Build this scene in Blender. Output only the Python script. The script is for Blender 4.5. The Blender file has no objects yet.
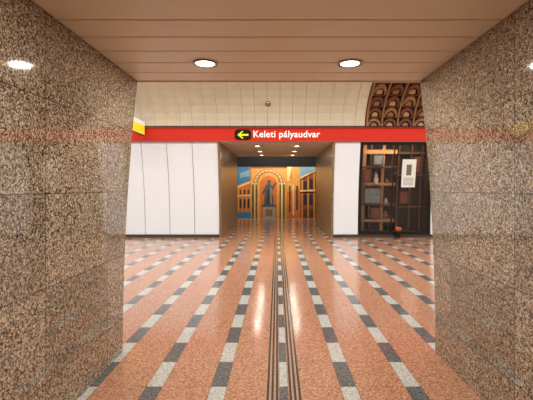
import bpy, bmesh, math, random
from mathutils import Vector
random.seed(7)
sc=bpy.context.scene
try:
    sc.view_settings.view_transform='Standard'
    sc.view_settings.look='None'
except Exception as e: print(e)
w=bpy.data.worlds.new('world'); sc.world=w; w.use_nodes=True
w.node_tree.nodes['Background'].inputs[0].default_value=(1,.85,.7,1)
w.node_tree.nodes['Background'].inputs[1].default_value=.05

def lin(c):
    return tuple(((v/255)/12.92 if v/255<=.04045 else ((v/255+.055)/1.055)**2.4) for v in c)+(1,)
# ---------- materials
class NT:
    def __init__(s,name):
        s.m=bpy.data.materials.new(name); s.m.use_nodes=True; s.t=s.m.node_tree
        s.b=s.t.nodes['Principled BSDF']
    def n(s,ty,**k):
        nd=s.t.nodes.new(ty)
        for a,v in k.items(): setattr(nd,a,v)
        return nd
    def put(s,sock,v):
        if isinstance(v,bpy.types.NodeSocket): s.t.links.new(v,sock)
        else: sock.default_value=v
    def M(s,op,*a):
        nd=s.n('ShaderNodeMath',operation=op)
        for i,v in enumerate(a): s.put(nd.inputs[i],v)
        return nd.outputs[0]
    def mix(s,f,a,b,bt='MIX'):
        nd=s.n('ShaderNodeMix',data_type='RGBA',blend_type=bt)
        s.put(nd.inputs[0],f); s.put(nd.inputs[6],a); s.put(nd.inputs[7],b)
        return nd.outputs[2]
    def pos(s):
        g=s.n('ShaderNodeNewGeometry'); x=s.n('ShaderNodeSeparateXYZ')
        s.t.links.new(g.outputs['Position'],x.inputs[0]); return g.outputs['Position'],x.outputs
    def speck(s,P,scale,stops,detail=3):
        vo=s.n('ShaderNodeTexVoronoi'); vo.inputs['Scale'].default_value=scale
        s.t.links.new(P,vo.inputs['Vector'])
        sep=s.n('ShaderNodeSeparateColor'); s.t.links.new(vo.outputs['Color'],sep.inputs[0])
        no=s.n('ShaderNodeTexNoise'); no.inputs['Scale'].default_value=scale*.35; no.inputs['Detail'].default_value=detail
        s.t.links.new(P,no.inputs['Vector'])
        v=s.M('ADD',s.M('MULTIPLY',sep.outputs[0],.6),s.M('MULTIPLY',no.outputs[0],.45))
        r=s.n('ShaderNodeValToRGB'); s.t.links.new(v,r.inputs[0])
        e=r.color_ramp.elements
        while len(e)>1: e.remove(e[0])
        e[0].position=stops[0][0]; e[0].color=lin(stops[0][1])
        for p,c in stops[1:]:
            q=e.new(p); q.color=lin(c)
        return r.outputs[0]
    def fin(s,col=None,rough=.4,metal=0,spec=.5,coat=0,emit=None,es=0):
        b=s.b
        if col is not None: s.put(b.inputs['Base Color'],col)
        s.put(b.inputs['Roughness'],rough); b.inputs['Metallic'].default_value=metal
        b.inputs['Specular IOR Level'].default_value=spec
        b.inputs['Coat Weight'].default_value=coat
        if emit: b.inputs['Emission Color'].default_value=emit; b.inputs['Emission Strength'].default_value=es
        return s.m
def plain(name,c,rough=.5,metal=0,var=.06,scale=6,**k):
    s=NT(name); P,_=s.pos()
    no=s.n('ShaderNodeTexNoise'); no.inputs['Scale'].default_value=scale; no.inputs['Detail'].default_value=4
    s.t.links.new(P,no.inputs['Vector'])
    c=lin(c); d=tuple(v*(1-3*var) for v in c[:3])+(1,)
    return s.fin(s.mix(no.outputs[0],c,d),rough,metal,**k)
def lamp(name,c,st):
    s=NT(name); return s.fin(lin(c),.4,emit=lin(c),es=st)

def granite_wall(name,stops,scale,jy,jz,rough=.06,oy=0,oz=0):
    s=NT(name); P,x=s.pos()
    col=s.speck(P,scale,stops)
    def joint(c,step,off,wd):
        f=s.M('FRACT',s.M('DIVIDE',s.M('ADD',c,off+100*step),step))
        return s.M('LESS_THAN',s.M('MULTIPLY',f,step),wd)
    j=s.M('MAXIMUM',joint(x[1],jy,oy,.006),joint(x[2],jz,oz,.006))
    wn=s.n('ShaderNodeTexWhiteNoise',noise_dimensions='2D')
    cb=s.n('ShaderNodeCombineXYZ')
    s.put(cb.inputs[0],s.M('FLOOR',s.M('DIVIDE',s.M('ADD',x[1],oy+100*jy),jy)))
    s.put(cb.inputs[1],s.M('FLOOR',s.M('DIVIDE',s.M('ADD',x[2],oz+100*jz),jz)))
    s.t.links.new(cb.outputs[0],wn.inputs['Vector'])
    v=s.M('ADD',s.M('MULTIPLY',wn.outputs[0],.25),.84)
    hs=s.n('ShaderNodeHueSaturation'); s.put(hs.inputs['Value'],v); s.put(hs.inputs['Color'],col)
    c2=s.mix(s.M('MULTIPLY',j,.75),hs.outputs[0],lin((30,24,18)))
    return s.fin(c2,rough,spec=.6)
GR=[(.0,(22,20,18)),(.3,(62,52,44)),(.42,(112,97,82)),(.58,(150,131,110)),(.75,(182,164,142)),(.9,(216,202,182))]
m_gran=granite_wall('granite_brown',GR,110,.92,.62,oy=.25,oz=.3)
m_gran2=granite_wall('granite_passage',[(.0,(60,46,32)),(.4,(112,90,62)),(.7,(150,124,88)),(.9,(176,150,112))],60,.92,.62,rough=.28)
# floor
s=NT('granite_floor'); P,x=s.pos()
base=s.speck(P,110,[(.0,(78,54,44)),(.3,(136,94,72)),(.5,(168,119,94)),(.7,(184,137,110)),(.92,(206,170,146))])
light=s.speck(P,110,[(.0,(120,122,118)),(.4,(162,164,160)),(.8,(196,197,192))])
dark=s.speck(P,110,[(.0,(40,43,46)),(.4,(74,78,82)),(.85,(112,114,116))])
SP=.52; TL=.44; X0=.053
u=s.M('DIVIDE',s.M('SUBTRACT',x[0],X0),SP)
idx=s.M('ROUND',u)
du=s.M('MULTIPLY',s.M('ABSOLUTE',s.M('SUBTRACT',u,idx)),SP)
central=s.M('LESS_THAN',s.M('ABSOLUTE',u),.5)
wid=s.M('SUBTRACT',.064,s.M('MULTIPLY',central,.03))
stripe=s.M('LESS_THAN',du,wid)
row=s.M('FLOOR',s.M('DIVIDE',s.M('ADD',x[1],10.1),TL))
par=s.M('ABSOLUTE',s.M('MODULO',s.M('ADD',s.M('ADD',row,idx),100),2))
par=s.M('GREATER_THAN',par,.5)
tile=s.mix(par,light,dark)
tact=s.M('MULTIPLY',s.M('LESS_THAN',du,.14),central)
base2=s.mix(s.M('MULTIPLY',tact,.55),base,lin((150,138,120)))
c=s.mix(stripe,base2,tile)
l=None
for dd in(.052,.088,.124):
    q=s.M('LESS_THAN',s.M('ABSOLUTE',s.M('SUBTRACT',du,dd)),.009)
    l=q if l is None else s.M('MAXIMUM',l,q)
l=s.M('MULTIPLY',l,central)
c=s.mix(s.M('MULTIPLY',l,.95),c,lin((42,36,34)))
f=s.M('MULTIPLY',s.M('FRACT',s.M('DIVIDE',s.M('ADD',x[1],10.1),TL)),TL)
j=s.M('LESS_THAN',f,.006)
e=s.M('LESS_THAN',s.M('ABSOLUTE',s.M('SUBTRACT',du,wid)),.0035)
c=s.mix(s.M('MULTIPLY',s.M('MAXIMUM',j,e),.35),c,lin((60,44,34)))
no=s.n('ShaderNodeTexNoise'); no.inputs['Scale'].default_value=1.3; s.t.links.new(P,no.inputs['Vector'])
m_floor=s.fin(c,s.M('ADD',s.M('MULTIPLY',no.outputs[0],.12),.09),spec=.5)

m_slat=plain('ceiling_metal_tan',(228,210,184),.4,0,scale=3,var=.02)
m_white=plain('enamel_white',(230,238,246),.22,var=.01)
m_cream=plain('vault_cream',(224,218,194),.5,var=.06,scale=2.5)
m_red=plain('sign_red',(214,50,34),.3,var=.02)
m_redd=plain('sign_red_dark',(150,30,22),.4)
m_dark=plain('backing_dark',(28,24,22),.7)
m_vdark=plain('tunnel_black',(9,8,8),.9)
m_black=plain('black_enamel',(14,14,14),.35)
m_txt=plain('letter_white',(250,250,248),.4,var=0,emit=(1,1,1,1),es=.25)
m_yel=lamp('sign_yellow_lit',(250,205,40),.6)
m_yarrow=lamp('arrow_yellow',(240,220,30),.6)
m_plinth=plain('plinth_stone',(70,58,50),.3)
m_lamp=lamp('lamp_glow',(255,240,215),8)
m_ring=plain('lamp_ring_metal',(170,160,150),.25,metal=.9)
m_wood=plain('wood_brown',(96,58,36),.55,var=.12,scale=14)
m_woodl=plain('wood_light',(156,112,72),.55,var=.1,scale=14)
m_clay=plain('clay_brown',(126,70,46),.4,var=.16,scale=10)
m_claygl=plain('clay_glazed',(206,160,116),.25,var=.16,scale=10)
m_stone=plain('stone_grey',(150,138,122),.7,var=.12,scale=12)
m_paper=plain('paper',(230,230,222),.6,var=.03)
m_ink=plain('ink',(110,106,98),.6)
m_photo=plain('photo_print_grey',(130,148,152),.3,var=.25,scale=9)
m_bronze=plain('frame_bronze',(44,36,30),.35,metal=.6)
s=NT('glass_clear'); s.b.inputs['Transmission Weight'].default_value=1; s.b.inputs['IOR'].default_value=1.3
m_glass=s.fin((1,1,1,1),.01)
m_leaf=plain('leaf_green',(50,84,36),.5); m_fl1=plain('petal_orange',(232,110,46),.5); m_fl2=plain('petal_red',(196,54,40),.5)
m_plat=plain('platform_wall',(120,96,70),.5)

# ---------- mesh helper
class MB:
    def __init__(s): s.v=[];s.f=[];s.m=[];s.mats=[]
    def mi(s,m):
        if m not in s.mats: s.mats.append(m)
        return s.mats.index(m)
    def box(s,x0,x1,y0,y1,z0,z1,m):
        b=len(s.v)
        s.v+=[(x,y,z) for x in(x0,x1) for y in(y0,y1) for z in(z0,z1)]
        for f in [(0,1,3,2),(4,6,7,5),(0,4,5,1),(2,3,7,6),(0,2,6,4),(1,5,7,3)]:
            s.f.append(tuple(b+i for i in f)); s.m.append(s.mi(m))
    def poly(s,pts,m):
        b=len(s.v); s.v+=pts; s.f.append(tuple(range(b,b+len(pts)))); s.m.append(s.mi(m))
    def prism(s,pts,off,m):
        n=len(pts); b=len(s.v); o=Vector(off)
        s.v+=[tuple(p) for p in pts]+[tuple(Vector(p)+o) for p in pts]
        s.f.append(tuple(range(b,b+n))); s.f.append(tuple(range(b+2*n-1,b+n-1,-1))); s.m+=[s.mi(m)]*2
        for i in range(n):
            k=(i+1)%n; s.f.append((b+i,b+n+i,b+n+k,b+k)); s.m.append(s.mi(m))
    def patch(s,x0,x1,s0,s1,d0,d1,P,m,n=8):
        """curved slab following profile P(s)->(y,z,ny,nz)"""
        b=len(s.v)
        for i in range(n+1):
            y,z,ny,nz=P(s0+(s1-s0)*i/n)
            for x,d in((x0,d0),(x0,d1),(x1,d1),(x1,d0)):
                s.v.append((x,y+ny*d,z+nz*d))
        k=s.mi(m)
        for i in range(n):
            a=b+4*i
            for j in range(4):
                s.f.append((a+j,a+(j+1)%4,a+4+(j+1)%4,a+4+j)); s.m.append(k)
        s.f.append((b,b+1,b+2,b+3)); s.f.append((b+4*n+3,b+4*n+2,b+4*n+1,b+4*n)); s.m+=[k,k]
    def lathe(s,c,prof,m,n=20):
        b=len(s.v)
        for r,h in prof:
            for i in range(n):
                a=2*math.pi*i/n
                s.v.append((c[0]+r*math.cos(a),c[1]+r*math.sin(a),c[2]+h))
        k=s.mi(m)
        for j in range(len(prof)-1):
            for i in range(n):
                s.f.append((b+j*n+i,b+j*n+(i+1)%n,b+(j+1)*n+(i+1)%n,b+(j+1)*n+i)); s.m.append(k)
        s.f.append(tuple(b+i for i in range(n))); s.f.append(tuple(b+(len(prof)-1)*n+i for i in range(n))); s.m+=[k,k]
    def obj(s,name,parent=None,bevel=0,smooth=False,recalc=True):
        me=bpy.data.meshes.new(name); me.from_pydata(s.v,[],s.f)
        for m in s.mats: me.materials.append(m)
        for p,i in zip(me.polygons,s.m): p.material_index=i; p.use_smooth=smooth
        if recalc:
            bm=bmesh.new(); bm.from_mesh(me); bmesh.ops.recalc_face_normals(bm,faces=bm.faces); bm.to_mesh(me); bm.free()
        o=bpy.data.objects.new(name,me); sc.collection.objects.link(o)
        if parent: o.parent=parent
        if bevel:
            b=o.modifiers.new('bevel','BEVEL'); b.width=bevel; b.segments=2; b.limit_method='ANGLE'
        return o
def empty(name):
    e=bpy.data.objects.new(name,None); sc.collection.objects.link(e); return e

YC=8.16
def norm(f,s):
    h=1e-3; a=f(s-h);b=f(s+h); ty,tz=b[0]-a[0],b[1]-a[1]; L=math.hypot(ty,tz) or 1
    return (-tz/L, ty/L)
def mk(f):
    def P(s):
        y,z=f(s); ny,nz=norm(f,s); return y,z,ny,nz
    return P
PF=mk(lambda s:(12.45-.35*(s/2.75)**2,s))
def _pn(s):
    z=s; y=3.75+.4*(s/2.75)**2
    ny,nz=norm(lambda q:(3.75+.4*(q/2.75)**2,q),s); return y,z,-ny,-nz
PN=_pn
PV=mk(lambda a:(YC+3.87*math.cos(a),3.46+1.75*math.sin(a)))
HX=12.0
XL,XR=-1.51,1.55       # near corridor inner faces
CZ=2.75
FL,FR=-1.79,1.74       # far passage
FW=.07
FZ=3.05
PEND=17.4

# ---------- floors
b=MB(); b.box(-HX-.3,HX+.3,-4.3,20.2,-.12,0,m_floor); b.obj('floor')
# ---------- near corridor walls
def side_wall(name,xa,xb,profile,yback,zt,m,ext=0):
    n=16; pts=[]
    for i in range(n+1):
        z=zt*i/n; y=profile(z)[0]+ext; pts.append((xa,y,z))
    pts+=[(xa,yback,zt),(xa,yback,0)]
    b=MB(); b.prism(pts,(xb-xa,0,0),m); return b.obj(name)
side_wall('wall_left',XL,XL-.16,PN,-4,CZ+.3,m_gran,.02)
side_wall('wall_right',XR,XR+.16,PN,-4,CZ+.3,m_gran,.02)
b=MB(); b.box(XL-.16,XR+.16,-4.15,-4,0,CZ+.3,m_gran); b.obj('wall_back')
# ceiling slats
b=MB(); y=4.13; 
while y>-3.9:
    b.box(XL+.003,XR-.003,max(y-.287,-3.99),y,CZ,CZ+.035,m_slat); y-=.3
b.box(XL,XR,-3.99,4.1,CZ+.05,CZ+.1,m_dark)
b.box(XL+.003,XR-.003,4.14,4.165,CZ-.01,CZ+.3,m_slat)
b.obj('ceiling_corridor',bevel=.006)

def downlight(x,y,z,power,col=(1,.92,.8),r=.085):
    e=empty('recessed_downlight')
    b=MB(); b.lathe((x,y,z),[(r+.03,-.004),(r+.028,-.014),(r+.005,-.012),(r,-.003)],m_ring,28); b.obj('trim_ring',e,smooth=True)
    b=MB(); b.lathe((x,y,z),[(r,-.004),(r,-.008)],m_lamp,28); b.obj('lamp_disc',e)
    L=bpy.data.lights.new('downlight_lamp','AREA'); L.shape='DISK'; L.size=r*1.7; L.energy=power; L.color=col
    o=bpy.data.objects.new('downlight_lamp',L); o.location=(x,y,z-.02); o.parent=e; sc.collection.objects.link(o)
for y in (3.54,1.5,-.6):
    for x in(-.66,.67): downlight(x,y,CZ,{3.54:15,1.5:20,-.6:13}[y])

# ---------- hall: lower walls
def panels(b,P,xs,s0,s1,m,gap=.016,n=10):
    for a,c in zip(xs[:-1],xs[1:]): b.patch(a+gap/2,c-gap/2,s0,s1,-.03,0,P,m,n)
SHX0,SHX1=2.62,4.95
BS=3.05
b=MB()
xs=[FL-FW]; 
while xs[-1]-.8>-HX: xs.append(xs[-1]-.8)
xs=[-HX]+xs[::-1]
panels(b,PF,xs,.1,BS,m_white)
xs=[FR+FW,SHX0]; panels(b,PF,xs,.1,BS,m_white)
xs=[SHX1]
while xs[-1]+.8<HX: xs.append(xs[-1]+.8)
xs.append(HX); panels(b,PF,xs,.1,BS,m_white)
b.patch(-HX,FL-FW,0,BS,-.1,-.04,PF,m_dark); b.patch(FR+FW,SHX0,0,BS,-.1,-.04,PF,m_dark); b.patch(SHX1,HX,0,BS,-.1,-.04,PF,m_dark)
b.patch(-HX,HX,BS+.02,3.5,-.12,-.05,PF,m_dark)
b.obj('wall_far')
b=MB()
for a,c in((-HX,FL-FW),(FR+FW,HX)): b.patch(a,c,0,.09,-.02,.02,PF,m_plinth,2)
b.obj('baseboard_far')
b=MB()
xs=[-HX+.8*i for i in range(14)]; xs=[v for v in xs if v<XL-.2]+[XL-.16]
panels(b,PN,xs,.1,BS,m_white)
xs=[XR+.16+.8*i for i in range(13)]+[HX]; panels(b,PN,xs,.1,BS,m_white)
b.patch(-HX,XL-.16,0,BS,-.1,-.04,PN,m_dark); b.patch(XR+.16,HX,0,BS,-.1,-.04,PN,m_dark)
b.patch(-HX,HX,BS+.02,3.5,-.12,-.05,PN,m_dark)
b.obj('wall_near')
b=MB()
for a,c in((-HX,XL-.16),(XR+.16,HX)): b.patch(a,c,0,.09,-.02,.02,PN,m_plinth,2)
b.obj('baseboard_near')
for nm,x0,x1 in(('wall_hall_left',-HX-.2,-HX),('wall_hall_right',HX,HX+.2)):
    b=MB(); b.box(x0,x1,3.4,12.9,0,5.5,m_gran2); b.obj(nm)
# ---------- vault
b=MB(); A0,A1=0.02,math.pi-.02; ART=(2.77,4.72); AART=.95
edges=[-HX+.39*i for i in range(0,63)]
segs=[]
for a,c in zip(edges[:-1],edges[1:]):
    c=min(c,HX)
    if a>=HX: break
    segs.append((a,c))
for a,c in segs:
    a0=A0
    if c>ART[0] and a<ART[1]:
        if a<ART[0]-.05: b.patch(a+.006,ART[0]-.03,A0,AART+.03,-.03,0,PV,m_cream,10)
        if c>ART[1]+.05: b.patch(ART[1]+.03,c-.006,A0,AART+.03,-.03,0,PV,m_cream,10)
        a0=AART+.03
    b.patch(a+.004,c-.004,a0,A1,-.03,0,PV,m_cream,26)
    if a0==A0: b.patch(a+.1,c-.1,a0+.01,A1-.01,0,.014,PV,m_cream,26)
b.patch(-HX,HX,0,math.pi,-.14,-.08,PV,m_dark,30)
b.obj('ceiling_vault')
b=MB(); y_,z_,ny,nz=PV(.42)
X=-.27
b.lathe((0,0,0),[(.085,0),(.085,.03),(.06,.05),(.03,.055)],m_ring,20)
o=b.obj('smoke_detector',smooth=True); o.location=(X,y_+ny*.013,z_+nz*.013)
o.rotation_mode='QUATERNION'; o.rotation_quaternion=Vector((0,ny,nz)).to_track_quat('Z','Y')

# ---------- red band
def band(P,nm):
    e=empty(nm)
    b=MB(); b.patch(-HX+.01,HX-.01,3.07,3.46,-.02,.05,P,m_red,4); b.obj('red_panel',e)
    b=MB(); b.patch(-HX+.01,HX-.01,3.46,3.485,-.06,.09,P,m_redd,1); b.patch(-HX+.01,HX-.01,3.045,3.07,-.02,.06,P,m_ring,1); b.obj('edge_trim',e)
    return e
eb=band(PF,'direction_sign_band'); band(PN,'direction_sign_band')
slope=-math.atan2(PF(3.46)[0]-PF(3.07)[0],.39)
def onband(o,x,z,d=.056):
    y,zz,ny,nz=PF(z); o.location=(x,y+ny*d,zz+nz*d); o.rotation_euler=(math.pi/2+slope,0,0)
tc=bpy.data.curves.new('sign_text','FONT'); tc.body='Keleti pályaudvar'; tc.size=.3; tc.extrude=.004; tc.offset=.0045; tc.space_character=1.04
to=bpy.data.objects.new('sign_text',tc); sc.collection.objects.link(to); to.parent=eb; tc.materials.append(m_txt)
bpy.context.view_layer.update(); wd=to.dimensions.x
sx=2.06/wd; to.scale=(sx,min(sx,1.15),1)
onband(to,(253-277)/385*11.95,3.19)
def rrect(w,h,r,n=6):
    pts=[]
    for cx,cy,a0 in((w/2-r,h/2-r,0),(-w/2+r,h/2-r,90),(-w/2+r,-h/2+r,180),(w/2-r,-h/2+r,270)):
        for i in range(n+1):
            a=math.radians(a0+90*i/n); pts.append((cx+r*math.cos(a),cy+r*math.sin(a),0))
    return pts
b=MB(); b.prism(rrect(.52,.33,.11),(0,0,.006),m_black); 
ar=[(-.17,0),(-.03,.11),(.02,.11),(-.07,.025),(.17,.025),(.17,-.025),(-.07,-.025),(.02,-.11),(-.03,-.11)]
b.prism([(p[0],p[1],.007) for p in ar],(0,0,.005),m_yarrow)
o=b.obj('arrow_plate',eb); onband(o,(243-277)/385*11.95,3.262)
e=empty('exit_lightbox_sign')
b=MB(); b.box(-4.19,-4.05,10.75,11.78,3.2,3.64,m_bronze); b.obj('housing',e,bevel=.01)
b=MB(); b.box(-4.048,-4.04,10.78,11.75,3.22,3.5,m_yel); b.box(-4.2,-4.192,10.78,11.75,3.22,3.5,m_yel); b.box(-4.048,-4.038,10.78,11.75,3.5,3.62,m_txt)
b.box(-4.18,-4.06,10.74,10.749,3.23,3.6,m_yel)
b.obj('lit_face',e)
b=MB(); b.box(-4.14,-4.10,11.78,11.92,3.3,3.34,m_bronze); b.obj('bracket',e)

# ---------- far passage
side_wall('wall_passage_left',FL,FL-FW,PF,PEND-.16,FZ,m_gran2,-.03)
side_wall('wall_passage_right',FR,FR+FW,PF,PEND-.16,FZ,m_gran2,-.03)
b=MB(); y=12.13
while y<PEND-.1:
    b.box(FL+.003,FR-.003,y,min(y+.289,PEND),FZ-.03,FZ+.005,m_slat); y+=.3
b.box(FL,FR,12.13,PEND,FZ+.02,FZ+.07,m_dark)
b.obj('ceiling_passage',bevel=.005)
for y in(13.0,14.9,16.6):
    for x in(-.66,.67): downlight(x,y,FZ-.03,7)
b=MB(); b.box(-HX,FL,PEND-.15,PEND,0,4.2,m_plat); b.box(FR,HX,PEND-.15,PEND,0,4.2,m_plat); b.box(FL,FR,PEND-.15,PEND,FZ+.08,4.2,m_plat); b.obj('wall_platform_side')
b=MB(); b.box(-9,9,PEND,23.3,4.2,4.3,m_vdark); cp=b.obj('ceiling_platform')
b=MB(); b.box(-9,9,20.2,23.3,-1.4,-1.3,m_vdark); b.box(-9,9,20.1,20.2,-1.3,-.12,m_dark); b.obj('floor_track_bed')
b=MB(); b.box(-9,9,23.06,23.3,-1.3,4.2,m_vdark); b.obj('wall_track')
for nm,x0 in(('wall_platform_left',-9.1),('wall_platform_right',9)):
    b=MB(); b.box(x0,x0+.1,PEND,23.3,-1.3,4.2,m_plat); b.obj(nm)
b=MB()
for yy in(21.1,22.4):
    b.box(-8.9,8.9,yy-.035,yy+.035,-1.15,-1.13,m_ring); b.box(-8.9,8.9,yy-.01,yy+.01,-1.28,-1.15,m_ring); b.box(-8.9,8.9,yy-.06,yy+.06,-1.3,-1.28,m_ring)
b.obj('railway_track')
# mural
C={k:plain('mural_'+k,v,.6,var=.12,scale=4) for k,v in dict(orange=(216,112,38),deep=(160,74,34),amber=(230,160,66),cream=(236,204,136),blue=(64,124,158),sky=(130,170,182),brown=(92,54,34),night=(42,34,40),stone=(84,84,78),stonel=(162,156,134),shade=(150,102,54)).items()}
MY=23.0; k=MY/385
b=MB(); lay=[0]
def mp(pts,c):
    lay[0]+=1; d=MY-.0009*lay[0]
    b.poly([((px-277)*k,d,1.6-(py-188)*k) for px,py in pts],C[c])
def mr(x0,y0,x1,y1,c): mp([(x0,y0),(x1,y0),(x1,y1),(x0,y1)],c)
def arch(cx,top,hw,bot,c,n=12):
    pts=[(cx+hw,bot)]+[(cx+hw*math.cos(math.pi*i/n),top+hw-hw*math.sin(math.pi*i/n)) for i in range(n+1)]+[(cx-hw,bot)]
    mp(pts,c)
b.box(-8.95,8.95,MY,MY+.05,-1.1,2.86,C['orange'])
L0=130;R0=424;BT=232
mr(L0,167,252,BT,'orange'); mp([(228,167),(250,167),(250,181),(243,183),(236,186),(228,183)],'blue'); mp([(240,173),(250,170),(250,176),(240,178)],'sky')
mp([(L0,167),(226,167),(232,180),(232,183),(L0,176)],'deep')
for xx in range(134,230,12):
    mr(xx+2,182,xx+6,192,'night'); mr(xx+2,199,xx+6,211,'brown'); mr(xx+8.4,177,xx+9.4,BT,'amber')
mr(L0,195,236,197,'cream')
mp([(234,188),(243,184),(251,181),(251,BT),(234,BT)],'orange')
mp([(234,188),(243,184),(251,181),(251,182.6),(243,186),(234,190)],'cream')
for i in range(4): mr(235.6+4*i,189.5,237.4+4*i,194,'brown'); mr(235.6+4*i,199,237.4+4*i,208,'night'); mr(238.2+4*i,188,238.9+4*i,BT,'amber')
mp([(235,195.4),(251,194.6),(251,196),(235,196.6)],'cream'); mr(236,212,251,BT,'blue')
# centre gate with niche
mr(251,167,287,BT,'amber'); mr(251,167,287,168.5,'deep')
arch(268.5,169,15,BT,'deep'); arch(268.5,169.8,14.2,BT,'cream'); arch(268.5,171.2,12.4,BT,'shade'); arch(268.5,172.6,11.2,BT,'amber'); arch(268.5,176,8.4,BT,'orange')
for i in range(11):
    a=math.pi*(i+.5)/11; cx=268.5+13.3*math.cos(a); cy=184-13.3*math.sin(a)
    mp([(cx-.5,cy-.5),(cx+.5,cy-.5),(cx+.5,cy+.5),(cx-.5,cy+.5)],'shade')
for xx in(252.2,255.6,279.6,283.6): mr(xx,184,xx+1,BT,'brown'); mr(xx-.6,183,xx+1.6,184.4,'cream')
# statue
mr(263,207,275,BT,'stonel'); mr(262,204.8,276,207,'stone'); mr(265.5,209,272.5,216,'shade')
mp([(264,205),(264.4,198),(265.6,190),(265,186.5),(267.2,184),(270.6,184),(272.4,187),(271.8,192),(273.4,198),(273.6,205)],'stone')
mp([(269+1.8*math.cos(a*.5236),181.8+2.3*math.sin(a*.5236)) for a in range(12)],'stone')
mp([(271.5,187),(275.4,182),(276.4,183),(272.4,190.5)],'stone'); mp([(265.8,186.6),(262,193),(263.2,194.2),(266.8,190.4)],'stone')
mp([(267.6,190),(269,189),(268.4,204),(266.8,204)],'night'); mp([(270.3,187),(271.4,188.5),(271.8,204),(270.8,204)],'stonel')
# right streets
mr(287,167,300,BT,'amber'); mp([(287,167),(300,167),(300,176),(287,180)],'orange'); mp([(287,192),(300,189),(300,BT),(287,BT)],'orange')
mp([(289,186),(290.6,185.5),(290.6,212),(289,212)],'brown'); mp([(292.6,184),(294,183.4),(294,215),(292.6,215)],'cream'); mp([(296,186),(298,185.5),(298,210),(296,210)],'brown')
mp([(300,178),(322,167),(R0,167),(R0,BT),(300,BT)],'deep')
mp([(292,167),(320,167),(300,177),(292,179)],'amber'); mp([(300,167),(320,167),(300,177)],'sky'); mp([(287,167),(292,167),(289,181),(287,181)],'cream')
for i in range(20):
    x0=301.5+i*6; t=178-i*2.2
    mp([(x0,max(t,169)),(x0+1,max(t-.6,169)),(x0+1,BT),(x0,BT)],'amber')
    arch(x0+3.5,max(t+3,172),1.6,max(t+3,172)+10,'night'); arch(x0+3.5,194,1.6,205,'night')
    mr(x0+2,209,x0+5.2,217,'brown')
mp([(300,190),(R0,188),(R0,189.6),(300,191.6)],'cream')
mp([(300,177),(322,167),(324,167),(300,179)],'cream')
b.obj('mural',recalc=False)

# ---------- showcase (recessed display) on the right
e=empty('display_showcase')
b=MB()
b.patch(SHX0,SHX1,0.09,3.05,-.75,-.7,PF,m_dark,8)
b.patch(SHX0,SHX0+.03,.09,3.05,-.7,-.03,PF,m_dark,8); b.patch(SHX1-.03,SHX1,.09,3.05,-.7,-.03,PF,m_dark,8)
b.patch(SHX0,SHX1,.09,.14,-.7,-.03,PF,m_plinth,1); b.patch(SHX0,SHX1,3.0,3.05,-.7,-.03,PF,m_dark,1)
b.obj('recess',e)
b=MB()
for a,c in((SHX0+.01,SHX0+.09),(SHX1-.09,SHX1-.01),(3.68,3.71)): b.patch(a,c,.1,3.03,-.05,.015,PF,m_bronze,8)
b.patch(SHX0+.01,SHX1-.01,.1,.2,-.05,.015,PF,m_bronze,2); b.patch(SHX0+.01,SHX1-.01,2.95,3.03,-.05,.015,PF,m_bronze,2)
b.obj('frame',e)
b=MB(); b.patch(SHX0+.09,SHX1-.09,.2,2.95,-.035,-.028,PF,m_glass,8); b.obj('glass_pane',e)
b=MB()
for xx,wd_ in((2.8,.12),(3.06,.05),(3.44,.09),(3.78,.06)): b.patch(xx,xx+wd_,.15,2.98,-.5,-.42,PF,m_woodl if wd_>.08 else m_wood,8)
for zz,h in((.45,.1),(.98,.05),(1.62,.08),(2.18,.05),(2.62,.12)): b.patch(2.76,3.9,zz,zz+h,-.5,-.36,PF,m_woodl if h>.06 else m_wood,2)
for xx in(4.02,4.44,4.8): b.patch(xx,xx+.05,.15,2.98,-.66,-.6,PF,m_wood,8)
for zz in(.9,1.9,2.6): b.patch(3.98,4.86,zz,zz+.04,-.66,-.5,PF,m_wood,2)
b.obj('wooden_shelving',e)
b=MB()
def pic(x0,x1,z0,z1,m,d=-.33):
    b.patch(x0,x1,z0,z1,d,d+.03,PF,m_wood,2); b.patch(x0+.03,x1-.03,z0+.03,z1-.03,d+.03,d+.034,PF,m,2)
pic(3.12,3.44,2.28,2.6,m_photo); pic(2.86,3.42,1.05,1.56,m_photo); pic(2.82,3.04,1.74,2.14,m_clay); pic(3.1,3.42,.58,.92,m_clay)
pic(4.54,4.76,2.0,2.5,m_clay,-.6);pic(4.12,4.4,1.0,1.4,m_clay,-.6)
b.obj('framed_pictures',e)
b=MB()
for x,z,r,m in((3.62,.56,.1,m_clay),(3.64,1.71,.07,m_clay),(3.63,1.04,.08,m_stone)):
    y=PF(z)[0]+.43
    b.lathe((x,y,z),[(r*.5,0),(r*.95,r*.6),(r,r*1.1),(r*.7,r*1.9),(r*.45,r*2.3),(r*.6,r*2.7)],m,16)
b.obj('pottery',e,smooth=True)
b=MB()
b.lathe((3.27,PF(1.7)[0]+.42,1.71),[(.1,0),(.1,.03),(.08,.05),(.09,.2),(.055,.27),(.07,.33),(.025,.36),(.03,.38),(.035,.41),(.02,.44)],m_stone,16)
b.obj('figurine',e,smooth=True)
b=MB()
b.patch(3.98,4.42,1.62,2.5,-.026,-.018,PF,m_paper,4)
b.patch(4.12,4.28,2.0,2.34,-.018,-.014,PF,m_ink,3); 
for i in range(6): b.patch(4.04,4.35,1.70+.04*i,1.712+.04*i,-.018,-.014,PF,m_ink,1)
b.obj('poster',e)
L=bpy.data.lights.new('showcase_fill','AREA'); L.shape='RECTANGLE'; L.size=2; L.size_y=.06; L.energy=26; L.color=(1,.84,.62)  # fill light added to brighten the case interior, no fixture modelled
o=bpy.data.objects.new('showcase_fill',L); o.location=(3.78,PF(2.93)[0]+.12,2.93); o.rotation_euler=(math.radians(18),0,0); o.parent=e; sc.collection.objects.link(o)
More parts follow.
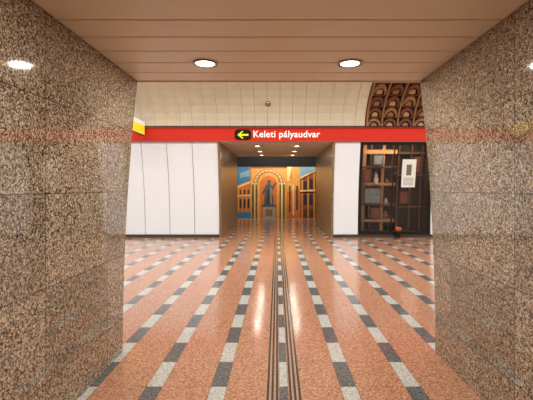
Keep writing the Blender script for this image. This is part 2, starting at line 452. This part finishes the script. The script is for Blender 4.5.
# flowers
e=empty('flower_bouquet')
b=MB(); b.lathe((3.87,12.31,0.0),[(.06,0),(.08,.1),(.06,.17),(.07,.19)],m_bronze,16); b.obj('vase',e,smooth=True)
b=MB(); bl=MB()
for i in range(16):
    a=random.random()*6.28; r=random.random()*.15; x=3.87+r*math.cos(a); y=12.29+r*math.sin(a)*.35; z=.27+random.random()*.09-r*.3
    b.lathe((x,y,z),[(.008,-.02),(.03,0),(.038,.015),(.015,.025)],random.choice([m_fl1,m_fl2,m_fl1]),8)
    bl.prism([(3.87,12.31,.17),(3.875,12.31,.17),(x+.004,y,z-.01),(x,y,z-.01)],(0,.005,0),m_leaf)
    xx=3.87+.18*math.cos(a); bl.poly([(3.87,12.3,.18),(xx-.02,12.27,.22),(xx,12.26,.27),(xx+.025,12.27,.22)],m_leaf)
b.obj('petals',e,smooth=True); bl.obj('stems_leaves',e)

# ---------- relief artwork on the vault : rows of arched clay coffers
e=empty('wall_relief_artwork')
b=MB(); b.patch(ART[0],ART[1],.02,AART,-.07,-.03,PV,m_dark,10); b.obj('backing',e)
b=MB()
for xx in(ART[0],ART[1]-.06): b.patch(xx,xx+.06,.02,AART,-.03,.05,PV,m_woodl,10)
nC=4; cw=(ART[1]-ART[0])/nC
for i in range(1,nC): b.patch(ART[0]+cw*i-.022,ART[0]+cw*i+.022,.02,AART,-.03,.09,PV,m_woodl,10)
b.obj('wood_posts',e)
b=MB()
na=5
for j in range(na):
    a=.03+(AART-.05)*j/na; da=(AART-.05)/na
    for i in range(nC):
        x0=ART[0]+cw*i+.03; x1=x0+cw-.06; Q=14
        mm=m_clay if (i+2*j)%3 else m_woodl
        for q in range(Q):
            t=(q+.5)/Q*2-1
            ho=math.sqrt(max(0,1-t*t)); hi=.68*math.sqrt(max(0,1-(t/.72)**2)) if abs(t)<.72 else 0
            xa=x0+(x1-x0)*q/Q; xb=x0+(x1-x0)*(q+1)/Q
            b.patch(xa,xb,a+da*.85*hi,a+da*.85*max(ho,hi+.1),-.04,.03+.05*ho,PV,mm,2)
            if abs(t)<.5:
                hh=.42*math.sqrt(1-(t/.5)**2); b.patch(xa,xb,a+.003,a+da*hh,-.04,.05*hh*2,PV,m_claygl if (i+j)%2 else m_woodl,2)
        b.patch(x0,x1,a+da*.9,a+da*.97,-.03,.05,PV,m_wood,1)
b.obj('clay_arches',e)

# ---------- unseen hall lights, added at the vault apex to brighten the hall
for x in(-9,-4.5,0,4.5,9):
    e=empty('added_linear_light')
    zz=5.0
    b=MB(); b.box(x-1.6,x+1.6,YC-.2,YC+.2,zz,zz+.1,m_ring); b.obj('housing',e,bevel=.01)
    b=MB(); b.box(x-1.5,x+1.5,YC-.15,YC+.15,zz-.008,zz,m_lamp); b.obj('diffuser',e)
    b=MB(); b.box(x-1.3,x-1.27,YC-.02,YC+.02,zz+.1,5.2,m_ring); b.box(x+1.27,x+1.3,YC-.02,YC+.02,zz+.1,5.2,m_ring); b.obj('hanger',e)
    L=bpy.data.lights.new('added_light','AREA'); L.shape='RECTANGLE'; L.size=3; L.size_y=.3; L.energy=222; L.color=(1,.985,.94)
    o=bpy.data.objects.new('added_light',L); o.location=(x,YC,zz-.02); o.parent=e; sc.collection.objects.link(o)
for x in(-5,0,5):  # lights and housings added above the track, out of view, to brighten the mural
    b=MB(); b.box(x-1.2,x+1.2,20.9,21.1,4.08,4.1995,m_ring); b.obj('added_light_housing',cp)
    L=bpy.data.lights.new('added_light','AREA'); L.shape='RECTANGLE'; L.size=2.4; L.size_y=.15; L.energy=185; L.color=(1,.95,.86)
    o=bpy.data.objects.new('added_light',L); o.location=(x,21.0,4.05); o.rotation_euler=(math.radians(40),0,0); o.parent=cp; sc.collection.objects.link(o)

cam=bpy.data.cameras.new('camera'); co=bpy.data.objects.new('camera',cam); sc.collection.objects.link(co); sc.camera=co
co.location=(0,0,1.6); co.rotation_euler=(math.pi/2,0,0)
cam.sensor_width=36; cam.lens=385/533*36; cam.shift_x=-10.5/533; cam.shift_y=-12/533; cam.clip_start=.02
